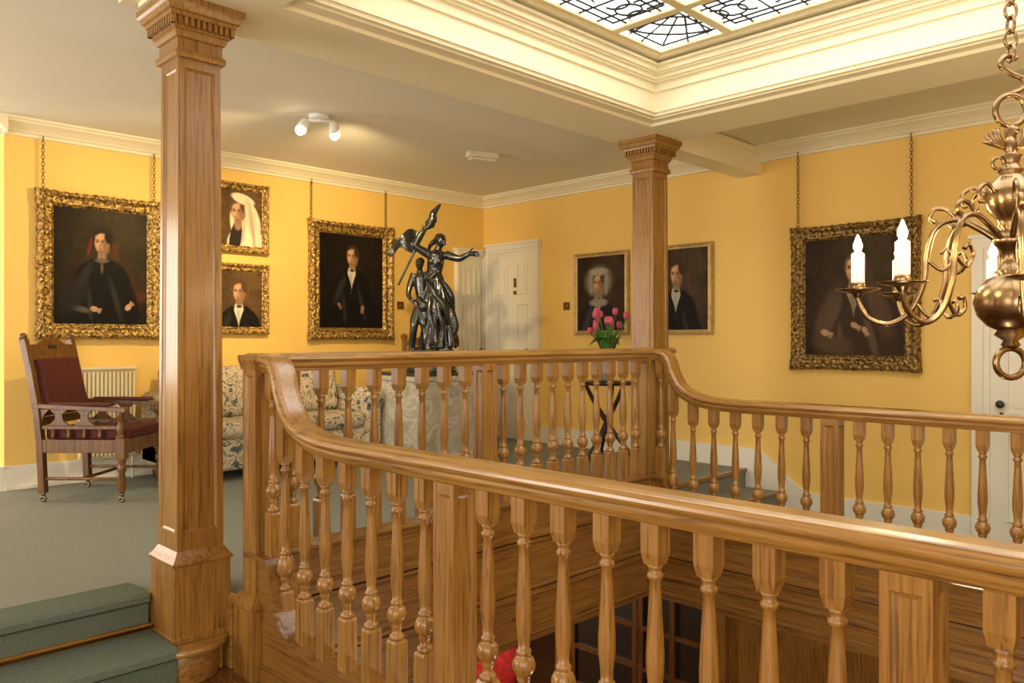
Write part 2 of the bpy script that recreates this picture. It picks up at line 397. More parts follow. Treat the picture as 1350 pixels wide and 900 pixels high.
m=M(); m.sweep(RP,[(X0-.045,YR,1.0575),(X1+.26,YR,1.0575)],(0,1,0)); m.build('handrail_gallery',HX,bal)
BP=[(.20,.0255),(.207,.028),(.216,.026),(.222,.017),(.236,.016),(.245,.021),(.25,.021),(.256,.02),(.262,.026),(.272,.032),(.287,.0355),(.302,.032),(.312,.026),(.318,.019),(.323,.023),(.331,.023),(.336,.017),(.36,.0175),(.41,.023),(.45,.0235),(.52,.020),(.60,.0155),(.635,.014),(.64,.020),(.65,.021),(.655,.015),(.665,.017),(.675,.022)]
def baluster(m,x,y,zb,zt):
    m.sq(x,y,[(zb-.01,.0265),(zb+.19,.0265),(zb+.20,.022)])
    k=(zt-zb-.12)/.675 if zt-zb>.85 else 1
    k=max(1,min(k,1.08))
    m.lathe(x,y,[(zb+z*k if z>.3 else zb+z,r) for z,r in BP],14)
    t0=zb+.675*k
    m.sq(x,y,[(t0,.020),(t0+.03,.0265),(zt+.012,.0265)])
def newel(m,x,y,zb,zt,h=.062):
    m.post(x,y,zb,h,zt,h,.018,.06,.035,.009)
m=M(); sp=.1535
N1,N2=1.928,.548
for x in (X0,X1):
    baluster(m,x,3.10,.19,railtop(3.12)-.078)
    for i in range(7): baluster(m,x,N1+sp*(i+1),-.12,railtop(N1+sp*(i+1)+.02)-.08)
    for i in range(8): baluster(m,x,N1-sp*(i+1),-.12,.662)
    for i in range(8): baluster(m,x,N2-sp*(i+1),-.12,.662)
    for i in range(8): baluster(m,x,N2-1.38-sp*(i+1),-.12,.662)
gm=3.0
for a,b,n in ((X0,gm,8),(gm,X1,10)):
    for i in range(n): baluster(m,a+(b-a)*(i+1)/(n+1),YR,.19,.978)
m.build('balusters',OZ,bal)
m=M()
for x in (X0,X1):
    for y in (N1,N2,N2-1.38): newel(m,x,y,-.13,.665,.049)
newel(m,gm,YR,.19,.985,.047)
newel(m,X0,YR,.0,1.0,.056); m.sq(X0,YR,[(LOW-.3,.085),(-.03,.085),(-.02,.093),(.0,.093),(.02,.075),(.03,.064)])
m.sq(X0,YR,[(.99,.062),(1.01,.066),(1.03,.072),(1.052,.072)])
newel(m,X1,YR,.0,1.0,.058); m.sq(X1,YR,[(-.5,.085),(.0,.085),(.03,.07)])
m.build('newel_posts',OZ,bal,fix='weld')
# ------------------------------------------------------------ columns
def column(x,y,zb,k=1.0):
    r=empty('oak_column',(x,y,0)); m=M()
    q=lambda L:[(z,h*k) for z,h in L]
    m.sq(0,0,q([(zb,.126),(zb+.02,.126),(zb+.025,.120),(.16,.120),(.165,.128),(.175,.128),(.195,.112),(.21,.104),(.22,.098),(.24,.098)]))
    m.post(0,0,.235,.099*k,2.34,.089*k,.026,.06,.06,.009)
    m.sq(0,0,q([(2.32,.104),(2.335,.108),(2.35,.104),(2.355,.096),(2.40,.094),(2.405,.104),(2.42,.110),(2.43,.110),(2.435,.118),(2.478,.118),(2.48,.137),(2.495,.140),(2.50,.150),(2.52,.158),(2.53,.166),(2.555,.166)]))
    for i in range(-5,6):
        a=i*.0245*k
        for s in (-1,1):
            lo,hi=sorted((s*.117*k,s*.134*k))
            m.box(a-.007,a+.007,lo,hi,2.445,2.479)
            m.box(lo,hi,a-.007,a+.007,2.445,2.479)
    m.build('column_body',OZ,r,fix='weld')
column(1.475,3.475,-.163,1.03); column(4.80,3.38,0)
# ------------------------------------------------------------ skylight
sk=empty('window_1'); gx0,gx1,gy0,gy1=1.95,4.25,-1.48,2.92
m=M(); m.box(gx0-.1,gx1+.1,gy0-.1,gy1+.1,2.965,2.975); m.build('glass',GLASS,sk)
m=M(); gz=2.93
Xs=[gx0,2.45,3.75,gx1]; Ys=[gy1,2.42,1.12,.62,-.68,-.98,gy0]
for x in Xs: m.box(x-.03,x+.03,gy0,gy1,gz,2.962)
for y in Ys: m.box(gx0,gx1,y-.03,y+.03,gz+.001,2.962)
for x in (gx0-.04,gx1+.04): m.box(x-.05,x+.05,gy0-.08,gy1+.08,gz-.01,2.962)
for y in (gy0-.04,gy1+.04): m.box(gx0-.08,gx1+.08,y-.05,y+.05,gz-.011,2.962)
m.build('glazing_bars',plain('glazing_bar_paint',(.78,.68,.42),.5),sk,bevel=.006)
m=M(); lz=2.953; LW=.0072
def seg(x0,y0,x1,y1,r=LW): m.tube([(x0,y0,lz),(x1,y1,lz)],r,4)
def circ(x,y,r,a0=0,a1=360,n=16,w=LW):
    m.tube([(x+r*math.cos(math.radians(a0+(a1-a0)*i/n)),y+r*math.sin(math.radians(a0+(a1-a0)*i/n)),lz) for i in range(n+1)],w,4)
for i in range(3):
    for j in range(len(Ys)-1):
        a0,a1=Xs[i],Xs[i+1]; b1,b0=Ys[j],Ys[j+1]; w=a1-a0; h=b1-b0; cx=(a0+a1)/2; cy=(b0+b1)/2
        ins=.075
        seg(a0+ins,b0+ins,a0+ins,b1-ins); seg(a1-ins,b0+ins,a1-ins,b1-ins); seg(a0+ins,b0+ins,a1-ins,b0+ins); seg(a0+ins,b1-ins,a1-ins,b1-ins)
        if w<.6 and h<.6:
            # fan radiating out of the inner corner
            ox=a0 if cx>3 else a1; oy=b0; sx_=1 if cx>3 else -1
            base=0 if sx_>0 else 90
            for q in (.16,.28,.42): circ(ox,oy,q,base,base+90,14)
            for k in range(1,6):
                a=math.radians(base+15*k); l=.57 if 1<k<5 else .47
                seg(ox+.16*math.cos(a),oy+.16*math.sin(a),ox+l*math.cos(a),oy+l*math.sin(a))
        elif w>.6 and h<.6 or h>.6 and w<.6:
            lx=w>h; n_=4; Ln=w if lx else h
            for k in range(n_+1):
                t=(a0 if lx else b0)+Ln*k/n_
                if 0<k<n_: seg(t,b0,t,b1) if lx else seg(a0,t,a1,t)
                if k<n_:
                    c_=t+Ln/n_/2; X_,Y_=(c_,cy) if lx else (cx,c_)
                    circ(X_,Y_,.075)
                    for d in (-1,1):
                        if lx:
                            circ(X_+d*.11,Y_,.07,90 if d>0 else -90,270 if d>0 else 90,10); seg(X_,Y_+d*.075,X_,Y_+d*.24); seg(X_+d*.06,Y_-.24,X_+d*.06,Y_-.08)
                        else:
                            circ(X_,Y_+d*.11,.07,180 if d>0 else 0,360 if d>0 else 180,10); seg(X_+d*.075,Y_,X_+d*.24,Y_)
            if lx: seg(a0,cy+.12,a1,cy+.12); seg(a0,cy-.12,a1,cy-.12)
            else: seg(cx+.12,b0,cx+.12,b1); seg(cx-.12,b0,cx-.12,b1)
        else:
            for k in range(1,5): seg(a0+w*k/5,b0,a0+w*k/5,b1,.006)
            ny=max(2,int(h/.26))
            for k in range(1,ny): seg(a0,b0+h*k/ny,a1,b0+h*k/ny,.006)
            if h>.6:
                circ(cx,cy,.42,n=40); circ(cx,cy,.3,n=36)
                for sx_ in(-1,1):
                    for sy_ in(-1,1): circ(cx+sx_*.5,cy+sy_*.5,.1)
m.build('lead_tracery',BLACKM,sk,fix=False)
# ------------------------------------------------------------ doors
def door(name,loc,rz,w,h,arch=.09,knob=1):
    r=empty(name,loc,rz); m=M()
    m.box(-w/2,w/2,-.03,-.004,0.01,h)
    rows=[(.18,.80),(.92,1.52),(1.62,h-.14)]
    for c in (-1,1):
        cx=c*(w/4-.01)
        hw=w/4-.085 if w>.5 else w/4-.04
        for z0,z1 in rows:
            for (a,b,z,zz) in ((cx-hw,cx-hw+.018,z0,z1),(cx+hw-.018,cx+hw,z0,z1),(cx-hw+.018,cx+hw-.018,z0,z0+.018),(cx-hw+.018,cx+hw-.018,z1-.018,z1)):
                m.box(a,b,-.044,-.029,z,zz)
            if hw>.06: m.box(cx-hw+.045,cx+hw-.045,-.038,-.029,z0+.045,z1-.045)
    m.build('leaf',WHITE,r)
    m=M()
    for s in(-1,1):
        a=s*w/2; b=s*(w/2+arch); b2=s*(w/2+arch*.35)
        m.box(min(a,b2),max(a,b2),-.045,-.001,0,h+arch*.35); m.box(min(b2,b),max(b2,b),-.06,-.001,0,h+arch)
    m.box(-w/2,w/2,-.045,-.001,h,h+arch*.35); m.box(-w/2-arch*.35,w/2+arch*.35,-.06,-.001,h+arch*.35,h+arch); m.box(-w/2-arch-.02,w/2+arch+.02,-.075,-.001,h+arch,h+arch+.025)
    m.build('architrave',WHITE,r)
    m=M(); kx=knob*(w/2-.07)
    m.ell((kx,-.075,.99),(.028,.022,.028)); m.box(kx-.008,kx+.008,-.07,-.03,.985,.995)
    m.box(kx-.012,kx+.012,-.034,-.03,.88,.93)
    m.build('knob',plain('black_knob',(.03,.03,.03),.2) if knob<0 else BRASS,r)
    return r
door('door_1',(6.12,YA,0),0,.36,2.07,.055)
door('door_2',(XB,6.30,0),-math.pi/2,.66,2.1,.08)
door('door_3',(XB,1.17,LOW),-math.pi/2,.80,2.04,.11,knob=-1)
m=M(); m.box(-.02,.02,-.05,-.036,1.62,1.66); m.box(-.012,.012,-.055,-.036,1.70,1.80)
m.build('trim_door_plate',BRASS,None,(XB,6.25,0),-math.pi/2)
# ------------------------------------------------------------ portraits
def E(cx,cy,rx,ry,col,rt=0,soft=.25): return (cx,cy,rx,ry,rt,col,soft)
def person(fx,fy,s,ar,hair=(.03,.02,.012),coat=(.012,.01,.009),skin=(.54,.30,.165),shirt=None,wide=1,turn=.14):
    cl=tuple(c*2.4+.006 for c in coat); sh2=tuple(c*.5 for c in skin)
    L=[E(fx,fy-s*3.7,s*2.3*ar*wide,s*2.4,coat,soft=.12),E(fx+.02,fy-s*7,s*2.9*ar*wide,s*5.2,coat,soft=.12),
       E(fx-s*1.5*ar*wide,fy-s*3.4,s*.35*ar,s*1.6,cl,-25,1.2),E(fx+s*1.2*ar,fy-s*5,s*.25*ar,s*1.8,cl,15,1.2),E(fx-s*1.0*ar,fy-s*5.5,s*.2*ar,s*1.4,cl,5,1.2)]
    if shirt: L+= [E(fx-.01,fy-s*1.9,s*.5*ar,s*1.0,shirt,soft=.3),E(fx-.02,fy-s*2.7,s*.18*ar,s*1.0,tuple(c*.75 for c in shirt),soft=.5),E(fx-s*.5*ar,fy-s*2.6,s*.22*ar,s*1.3,coat,18,.3),E(fx+s*.42*ar,fy-s*2.6,s*.27*ar,s*1.3,coat,-18,.3),E(fx,fy-s*1.42,s*.3*ar,s*.14,(.05,.04,.03),0,.5),E(fx,fy-s*1.0,s*.40*ar,s*.32,tuple(c*.55 for c in skin),soft=.4)]
    else: L+=[E(fx,fy-s*1.2,s*.36*ar,s*.5,tuple(c*.6 for c in skin),soft=.5)]
    L+=[E(fx+.1*s,fy+s*.25,s*.82*ar,s*1.0,hair,soft=.2),E(fx,fy-.02*s,s*.62*ar,s*.88,skin,soft=.22),
        E(fx+s*.36*ar,fy-s*.1,s*.30*ar,s*.78,sh2,soft=1.1),E(fx-.02*s,fy-s*.75,s*.35*ar,s*.18,sh2,soft=1.0),
        E(fx-s*.20*ar,fy+s*.46,s*.32*ar,s*.24,tuple(min(1,c*1.25) for c in skin),soft=1.2),E(fx-s*.30*ar,fy-s*.12,s*.2*ar,s*.22,tuple(min(1,c*1.2) for c in skin),soft=1.2),E(fx+s*.5*ar,fy+s*.45,s*.25*ar,s*.5,hair,15,.5)]
    for q in (-1,1):
        ex=fx+(q*.24-turn)*s*ar
        L+=[E(ex,fy+s*.13,s*.16*ar,s*.12,tuple(c*.5 for c in skin),soft=1.1),E(ex,fy+s*.11,s*.085*ar,s*.05,(.04,.025,.018),soft=.5),E(ex,fy+s*.27,s*.17*ar,s*.035,(.15,.08,.045),soft=.9)]
    L+=[E(fx-turn*s*ar+.07*s*ar,fy-s*.06,s*.06*ar,s*.24,tuple(c*.6 for c in skin),soft=1.1),E(fx-turn*s*ar-.02*s*ar,fy-s*.25,s*.1*ar,s*.045,tuple(c*.5 for c in skin),soft=.9),
        E(fx-turn*s*ar,fy-s*.46,s*.17*ar,s*.045,(.26,.08,.05),soft=.8),E(fx-turn*s*ar,fy-s*.58,s*.13*ar,s*.04,tuple(c*.6 for c in skin),soft=1.0)]
    return L
def hand_p(cx,cy,s,ar,skin=(.52,.30,.17),rt=0):
    L=[E(cx,cy,s*.6*ar,s*.42,skin,rt,.4)]
    for k in range(4):
        a=math.radians(rt-25+k*14); L.append(E(cx+math.cos(a)*s*.75*ar,cy+math.sin(a)*s*.75,s*.42*ar,s*.1,tuple(c*(.7+.09*k) for c in skin),rt-25+k*14,.5))
    return L
PM,pnt,pb=new_mat('oil_paint')
at=pnt.nodes.new('ShaderNodeAttribute'); at.attribute_name='Col'; pnt.links.new(at.outputs['Color'],pb.inputs['Base Color']); pb.inputs['Roughness'].default_value=.5; pb.inputs['Specular IOR Level'].default_value=.12
def canvas(w,h,bg,bg2,shapes,parent,y=-.02):
    nx=200; ny=int(nx*h/w); u=np.linspace(0,1,nx); v=np.linspace(0,1,ny); U,V=np.meshgrid(u,v)
    t=np.clip(1-np.hypot((U-.62)*1.2,(V-.62))*1.3,0,1)[...,None]
    img=np.array(bg)*(1-t)+np.array(bg2)*t
    rng=np.random.RandomState(5)
    def sm(nc):
        g=rng.rand(nc+2,nc+2); fx=U*nc; fy=V*nc; ix=fx.astype(int); iy=fy.astype(int); a=(fx-ix); b=(fy-iy); a=a*a*(3-2*a); b=b*b*(3-2*b)
        return (g[iy,ix]*(1-a)+g[iy,ix+1]*a)*(1-b)+(g[iy+1,ix]*(1-a)+g[iy+1,ix+1]*a)*b
    img=img*(.6+.5*sm(5)+.3*sm(18))[...,None]
    for cx,cy,rx,ry,rt,col,soft in shapes:
        a=math.radians(rt); dx=(U-cx); dy=(V-cy)*(h/w); ca,sa=math.cos(a),math.sin(a)
        X=(dx*ca+dy*sa)/rx; Y=(-dx*sa+dy*ca)/(ry*h/w); rr=np.hypot(X,Y)
        k=np.clip((1-rr)/max(soft,.01)+.5,0,1)[...,None]; k=k*k*(3-2*k)
        img=img*(1-k)+np.array(col)*k
    img=img*(.85+.22*sm(60)+.1*sm(14))[...,None]
    verts=[((U[j,i]-.5)*w,y,(V[j,i]-.5)*h) for j in range(ny) for i in range(nx)]
    faces=[(j*nx+i,j*nx+i+1,(j+1)*nx+i+1,(j+1)*nx+i) for j in range(ny-1) for i in range(nx-1)]
    me=bpy.data.meshes.new('canvas'); me.from_pydata(verts,[],faces); me.materials.append(PM)
    ca=me.color_attributes.new('Col','FLOAT_COLOR','POINT')
    ca.data.foreach_set('color',np.concatenate([img,np.ones((ny,nx,1))],2).reshape(-1).astype(np.float32))
    o=bpy.data.objects.new('canvas',me); bpy.context.scene.collection.objects.link(o); o.parent=parent
def frame(w,h,fw,parent,depth=.07,orn=1.0,mat=None):
    prof=[(0,0),(0,.45),(.06,.75),(.14,.95),(.24,1.0),(.34,.85),(.42,.6),(.55,.5),(.68,.55),(.78,.66),(.86,.55),(.92,.35),(1,.3),(1,0)]
    m=M(); vs=[];fs=[]; ring=[]
    cs=[(-1,-1),(1,-1),(1,1),(-1,1)]
    N=90; k=len(prof)
    for sd in range(4):
        c0=cs[sd]; c1=cs[(sd+1)%4]; Ls=w if sd%2==0 else h
        nb=round(Ls/(fw*.62))
        for i in range(N):
            t=i/N
            dc=min(t,1-t)*Ls; cen=abs(t-.5)*Ls
            cor=math.exp(-(dc/(fw*1.0))**2); mid=math.exp(-(cen/(fw*.7))**2)
            ph=t*nb*math.pi*2
            row=[]
            for q,(a,b) in enumerate(prof):
                off=a*fw; bump=0
                if 1<=q<=5: bump=orn*(.11*math.sin(ph+q*.9)+.06*math.sin(ph*2+q*2.1)+(cor+.4*mid)*.16*math.sin(q*1.4+ph*1.5))
                elif 6<=q<=8: bump=orn*(.05*math.sin(ph*2+q)+.14*cor)
                elif 9<=q<=11: bump=orn*.07*math.sin(ph*3)
                if q<=3: off-=orn*fw*(.03*math.sin(ph)+.10*cor+.04*mid)
                px=c0[0]*(w/2-off)*(1-t)+c1[0]*(w/2-off)*t; pz=c0[1]*(h/2-off)*(1-t)+c1[1]*(h/2-off)*t
                row.append((px,-max(0.0,(b+bump*(b>0)))*depth,pz))
            ring.append(row)
    n=len(ring)
    for row in ring: vs+=row
    for i in range(n):
        for q in range(k-1):
            i2=(i+1)%n; fs.append((i*k+q,i2*k+q,i2*k+q+1,i*k+q+1))
    m.add(vs,fs,0,True)
    return m.build('frame',mat or GOLD,parent)
def chains(parent,w,h,ztop,dx):
    m=M()
    for s in dx:
        z=h/2-.03; i=0
        while z<ztop:
            m.torus((s,-.03,z+.014),.011,.0028,rot('Z',90*(i%2)),8,sz=1.5); z+=.026; i+=1
        m.ell((s,-.03,h/2+.0),(.012,.012,.012),8,6); m.tube([(s,-.03,ztop),(s,-.045,ztop+.03),(s,-.02,ztop+.04)],.004,6)
    m.build('hanging_chain',CHAINM,parent,fix=False)
def picture(wall,c,z0,z1,w,fw,bg,bg2,shapes,orn=1,depth=.07,mat=None,ch=None):
    h=z1-z0; zc=(z0+z1)/2
    r=empty('framed_portrait',(c,YA-.012,zc) if wall=='A' else (XB-.012,c,zc),0 if wall=='A' else -math.pi/2)
    canvas(w-2*fw+.02,h-2*fw+.02,bg,bg2,shapes,r)
    frame(w,h,fw,r,depth,orn,mat)
    m=M(); m.box(-w/2+.02,w/2-.02,-.012,.0,-h/2+.02,h/2-.02); m.build('backing',DARK,r)
    if ch: chains(r,w,h,2.62-zc,ch)
ar=1.25
sh=person(.50,.71,.098,ar,hair=(.020,.012,.009),shirt=None,coat=(.010,.009,.009),wide=1.1)
sh=[E(.74,.36,.12,.12,(.07,.020,.012),35,soft=.9),E(.88,.25,.12,.05,(.08,.03,.015),20,soft=.9),E(.5,.74,.13,.11,(.030,.016,.011),0,.4)]+sh+[E(.375,.67,.018,.075,(.15,.028,.02),-12,.9),E(.640,.65,.018,.075,(.14,.026,.018),12,.9),E(.5,.822,.10,.022,(.03,.015,.012),0,.6),E(.5,.56,.07,.02,(.13,.11,.085),0,.8),E(.5,.50,.015,.05,(.12,.09,.05),0,.9)]+hand_p(.42,.14,.055,ar,rt=-15)+hand_p(.78,.16,.055,ar,rt=50)+[E(.27,.14,.11,.025,(.10,.085,.07),-15,.8),E(.2,.25,.12,.16,(.022,.019,.017),-30,1.0)]
picture('A',2.165,1.126,2.255,.92,.115,(.014,.010,.006),(.06,.04,.018),sh,ch=(-.42,.40))
sh=[E(.60,.40,.36,.46,(.72,.64,.46),10,.12),E(.62,.05,.45,.3,(.75,.68,.50),0,.12),E(.36,.12,.14,.36,(.03,.02,.02),-10,.2)]+person(.42,.60,.19,1.25,hair=(.12,.07,.04),coat=(.03,.025,.02))[5:]+[E(.54,.84,.28,.09,(.78,.70,.52),-15,.3),E(.70,.54,.10,.32,(.66,.57,.4),10,.4),E(.77,.3,.04,.4,(.45,.38,.26),8,.9),E(.55,.25,.03,.25,(.5,.43,.3),-8,.9)]
picture('A',3.335,1.893,2.525,.53,.075,(.10,.055,.02),(.14,.08,.03),sh,orn=.4,depth=.05)
sh=person(.45,.62,.18,1.25,hair=(.10,.055,.03),coat=(.012,.01,.009),shirt=(.7,.66,.55))
picture('A',3.335,1.165,1.80,.53,.075,(.08,.045,.018),(.16,.09,.035),sh,orn=.4,depth=.05)
sh=person(.50,.76,.10,1.25,hair=(.05,.03,.015),coat=(.008,.007,.007),shirt=(.60,.55,.45),wide=1.0)+hand_p(.30,.25,.045,1.25,(.2,.12,.07),rt=-60)+hand_p(.66,.22,.05,1.25,(.3,.17,.10),rt=-100)
picture('A',4.51,1.12,2.275,.97,.115,(.008,.006,.005),(.022,.015,.010),sh,ch=(-.47,.40))
sh=[E(.46,.66,.27,.20,(.24,.20,.14),0,.6)]+person(.46,.63,.14,1.2,hair=(.08,.05,.03),coat=(.02,.018,.02),shirt=(.36,.30,.23),wide=.9)+[E(.46,.79,.19,.05,(.38,.33,.25),0,.6),E(.62,.64,.045,.15,(.32,.27,.19),0,.7),E(.30,.64,.04,.14,(.32,.27,.19),0,.7),E(.46,.38,.18,.055,(.30,.26,.19),0,.7)]
picture('B',5.045,1.165,2.0,.69,.05,(.03,.018,.010),(.07,.04,.02),sh,orn=.15,depth=.04,mat=GOLDP)
sh=person(.42,.68,.14,1.2,hair=(.06,.03,.015),coat=(.012,.01,.01),shirt=(.5,.45,.36))
picture('B',4.10,1.165,2.0,.66,.05,(.035,.022,.012),(.09,.055,.028),sh,orn=.15,depth=.04,mat=GOLDP)
sh=[E(.55,.25,.42,.34,(.04,.022,.012),0,.3)]+person(.52,.73,.115,1.2,hair=(.12,.08,.04),coat=(.045,.027,.015),shirt=(.30,.23,.15),wide=1.1)+[E(.24,.35,.09,.22,(.10,.06,.035),-20,.9),E(.76,.40,.09,.24,(.10,.055,.03),20,.9),E(.3,.10,.2,.08,(.09,.055,.03),-10,.9)]+hand_p(.22,.20,.065,1.2,(.45,.28,.16),rt=-20)+hand_p(.52,.26,.055,1.2,(.45,.28,.16),rt=-30)+hand_p(.62,.22,.05,1.2,(.42,.25,.15),rt=-60)
picture('B',2.525,.88,2.03,.99,.115,(.030,.020,.010),(.075,.048,.022),sh,ch=(-.44,.44),mat=GOLDB)
# switches
m=M(); m.box(-.04,.04,-.012,0,-.04,.04); m.box(-.012,.012,-.022,-.012,-.015,.015); m.build('light_switch',BRASS,None,(5.13,YA,1.48))
m=M(); m.box(-.04,.04,-.012,0,-.04,.04); m.box(-.012,.012,-.022,-.012,-.015,.015); m.build('light_switch.001',BRASS,None,(XB,5.52,1.47),-math.pi/2)
# ------------------------------------------------------------ radiator
r=empty('radiator',(2.20,YA-.04,0)); m=M()
m.box(-.22,.20,-.05,-.02,.18,.88)
for i in range(14): m.box(-.22+i*.0303,-.22+i*.0303+.018,-.072,-.05,.20,.86)
m.box(-.225,.205,-.08,-.01,.88,.90); m.tube([(.18,-.04,.2),(.18,-.04,0)],.009)
m.build('panel',plain('radiator_cream',(.82,.72,.46),.4),r,bevel=.004)
# ------------------------------------------------------------ oak armchair with velvet
ch=empty('velvet_armchair',( (5.74-2.95)/S2,(5.74+2.95)/S2,0),math.radians(-47)); m=M()
for sy in(-1,1):
    y=sy*.27
    m.sweep([(-.025,-.022),(-.025,.022),(.025,.022),(.025,-.022)],[(-.27,y,.06),(-.29,y,.42),(-.31,y,.62),(-.36,y,.9),(-.41,y,1.12)],(0,1,0))
    m.ell((-.415,y,1.135),(.028,.03,.03),8,6)
    m.lathe(.28,y,[(.06,.018),(.09,.024),(.12,.03),(.2,.02),(.22,.03),(.25,.03),(.26,.022),(.30,.032)],12); m.sq(.28,y,[(.30,.032),(.44,.032)])
    m.lathe(.27,y,[(.44,.03),(.455,.03),(.465,.018),(.50,.03),(.53,.02),(.55,.014),(.58,.028),(.60,.03),(.62,.03)],12)
    m.sweep([(-.035,-.018),(-.035,.012),(.035,.012),(.035,-.018)],[(-.33,y,.665),(-.1,y,.655),(.15,y,.645),(.32,y,.635)],(0,1,0))
    m.box(-.29,.26,y-.012,y+.012,.50,.525)
    for i in range(4): m.lathe(-.2+i*.11,y,[(.44,.012),(.46,.018),(.48,.01),(.50,.016)],8)
    # pierced arcaded splat below the arm
    for c in (-.16,.02):
        m.prism([(c-.075,.525),(c+.075,.525),(c+.03,.565),(c+.025,.60),(c+.07,.64),(c-.07,.64),(c-.025,.60),(c-.03,.565)],'y',y-.009,y+.009)
    m.prism([(-.31,.64),(-.22,.64),(-.26,.60),(-.29,.53),(-.30,.52)],'y',y-.01,y+.01)
    m.box(-.28,.28,y-.02,y+.02,.34,.43)
    m.tube([(-.275,y,.16),(.28,y,.16)],.012)
m.box(.25,.30,-.27,.27,.33,.43); m.box(-.30,-.26,-.27,.27,.33,.42)
m.tube([(0,-.27,.16),(0,.27,.16)],.012)
m.T=Matrix.Translation((-.385,0,1.03))@Matrix.Rotation(math.radians(-14),4,'Y')
m.prism([(-.25,-.06),(.25,-.06),(.25,.05),(.16,.055),(.09,.09),(-.09,.09),(-.16,.055),(-.25,.05)],'x',-.016,.016)
m.T=Matrix.Identity(4)
m.box(-.325,-.295,-.25,.25,.52,.58)
m.build('oak_frame',wood('chair_oak','z',(.05,.018,.004),(.15,.06,.012),(.25,.112,.026),coat=.15),ch,bevel=.003)
m=M(); m.T=Matrix.Translation((-.385,-.0,1.03))@Matrix.Rotation(math.radians(-14),4,'Y'); m.box(.014,.0185,-.05,.05,.02,.045); m.build('pierced_slot',DARK,ch)
m=M(); m.box(-.27,.31,-.245,.245,.43,.50); m.T=Matrix.Translation((-.335,0,.78))@Matrix.Rotation(math.radians(-14),4,'Y'); m.box(-.01,.06,-.235,.235,-.2,.2)
m.T=Matrix.Identity(4)
for sy in(-1,1): m.box(-.22,.22,sy*.27-.035,sy*.27+.035,.66,.685)
m.build('velvet_pads',VELVET,ch,bevel=.022,bseg=4)
m=M()
for a in(-.27,.28):
    for b in(-.27,.27): m.lathe(a,b,[(.04,.012),(.065,.016)],8); m.torus((a,b,.022),.014,.009,rot('Z',0),12)
m.build('casters',plain('caster_steel',(.2,.17,.12),.3,.9),ch)
# ------------------------------------------------------------ floral sofa
so=empty('floral_sofa',(3.365,6.34,0)); m=M()
m.box(-.93,.93,-.36,.38,.08,.34); m.box(-.80,.80,.16,.40,.30,.84)
m.box(-.93,-.75,-.38,.40,.10,.60); m.box(.75,.93,-.38,.40,.10,.60)
m.build('body',FLORAL,so,bevel=.05,bseg=4)
m=M()
m.box(-.74,-.01,-.39,.18,.33,.47); m.box(.01,.74,-.39,.18,.33,.47)
m.build('seat_cushions',FLORAL,so,bevel=.06,bseg=4)
m=M()
for c in(-.375,.375):
    m.T=Matrix.Translation((c,.12,.66))@Matrix.Rotation(math.radians(-12),4,'X'); m.box(-.36,.36,-.08,.08,-.2,.21)
m.T=Matrix.Identity(4); m.build('back_cushions',FLORAL,so,bevel=.07,bseg=4)
m=M()
for s in(-1,1): m.tube([(s*.84,-.39,.585),(s*.84,.38,.60)],.095,18)
m.tube([(-.78,.34,.83),(.78,.34,.83)],.06,14)
m.build('rolled_arms',FLORAL,so)
m=M()
for a in(-.83,.83):
    for b in(-.3,.32): m.lathe(a,b,[(0,.018),(.1,.03)],10)
m.build('feet',OD,so)
# ------------------------------------------------------------ pedestal, statue
pd=empty('marble_pedestal',(4.67,5.81,0)); m=M()
m.sq(0,0,[(0,.36),(.08,.36),(.09,.345),(.74,.345),(.75,.36),(.79,.36)]); m.build('block',MARBLE,pd,bevel=.004)
m=M(); m.box(-.36,.36,-.36,.36,.79,.82); m.build('dark_marble_top',plain('dark_marble',(.05,.045,.04),.2,var=.3,bscale=8),pd,bevel=.004)
stt=empty('bronze_figure_group',(4.70,5.77,.82),math.radians(-45)); m=M()
m.lathe(0,0,[(0,.24),(.05,.24),(.06,.21),(.10,.2)],40)
for p in [(-.1,0,.13,.12),(.1,.03,.15,.13),(.02,-.06,.13,.12),(.13,-.05,.2,.08),(-.02,.06,.2,.1)]: m.ell(p[:3],(p[3],p[3]*.9,p[3]*.9),12,8)
m.T=Matrix.Translation((.09,0,.22))@Matrix.Rotation(math.radians(-4),4,'Y')
def fold(a,z,r): return r*(1+.15*math.sin(7*a+5*z)+.08*math.sin(13*a-9*z))
m.lathe(0,0,[(.0,.15),(.06,.15),(.14,.14),(.24,.135),(.36,.138),(.46,.130),(.54,.108),(.60,.086),(.65,.07),(.68,.06)],56,fn=fold)
m.T=Matrix.Identity(4)
m.tube([(.13,-.05,.82),(.19,-.04,.70),(.20,.0,.56),(.23,.0,.42),(.20,.0,.30),(.24,-.02,.22)],[.02,.035,.03,.035,.03,.015],10,smooth_n=5)
m.tube([(-.02,-.09,.82),(.05,-.13,.72),(.13,-.13,.60),(.18,-.1,.44)],[.02,.03,.03,.02],10,smooth_n=5)
m.tube([(.02,-.10,.72),(.0,-.15,.55),(.04,-.15,.38),(.02,-.13,.25)],[.022,.024,.024,.02],10,smooth_n=5)
m.tube([(.06,-.08,.72),(.09,-.15,.55),(.13,-.14,.38),(.11,-.13,.25)],[.022,.022,.022,.02],10,smooth_n=5)
m.tube([(.04,0,.84),(.035,0,.92),(.045,-.01,1.0),(.055,-.01,1.08),(.065,-.01,1.125),(.085,-.015,1.17)],[.08,.07,.08,.084,.036,.03],16,smooth_n=5)
for s in(-1,1): m.ell((.05+s*.035,-.065,1.02),(.034,.034,.034),10,8)
m.ell((.055,0,1.085),(.115,.05,.04),14,8)
m.ell((.10,-.02,1.215),(.047,.055,.062),14,10); m.ell((.135,-.055,1.21),(.012,.014,.018),8,6); m.ell((.13,-.05,1.18),(.02,.02,.012),8,6)
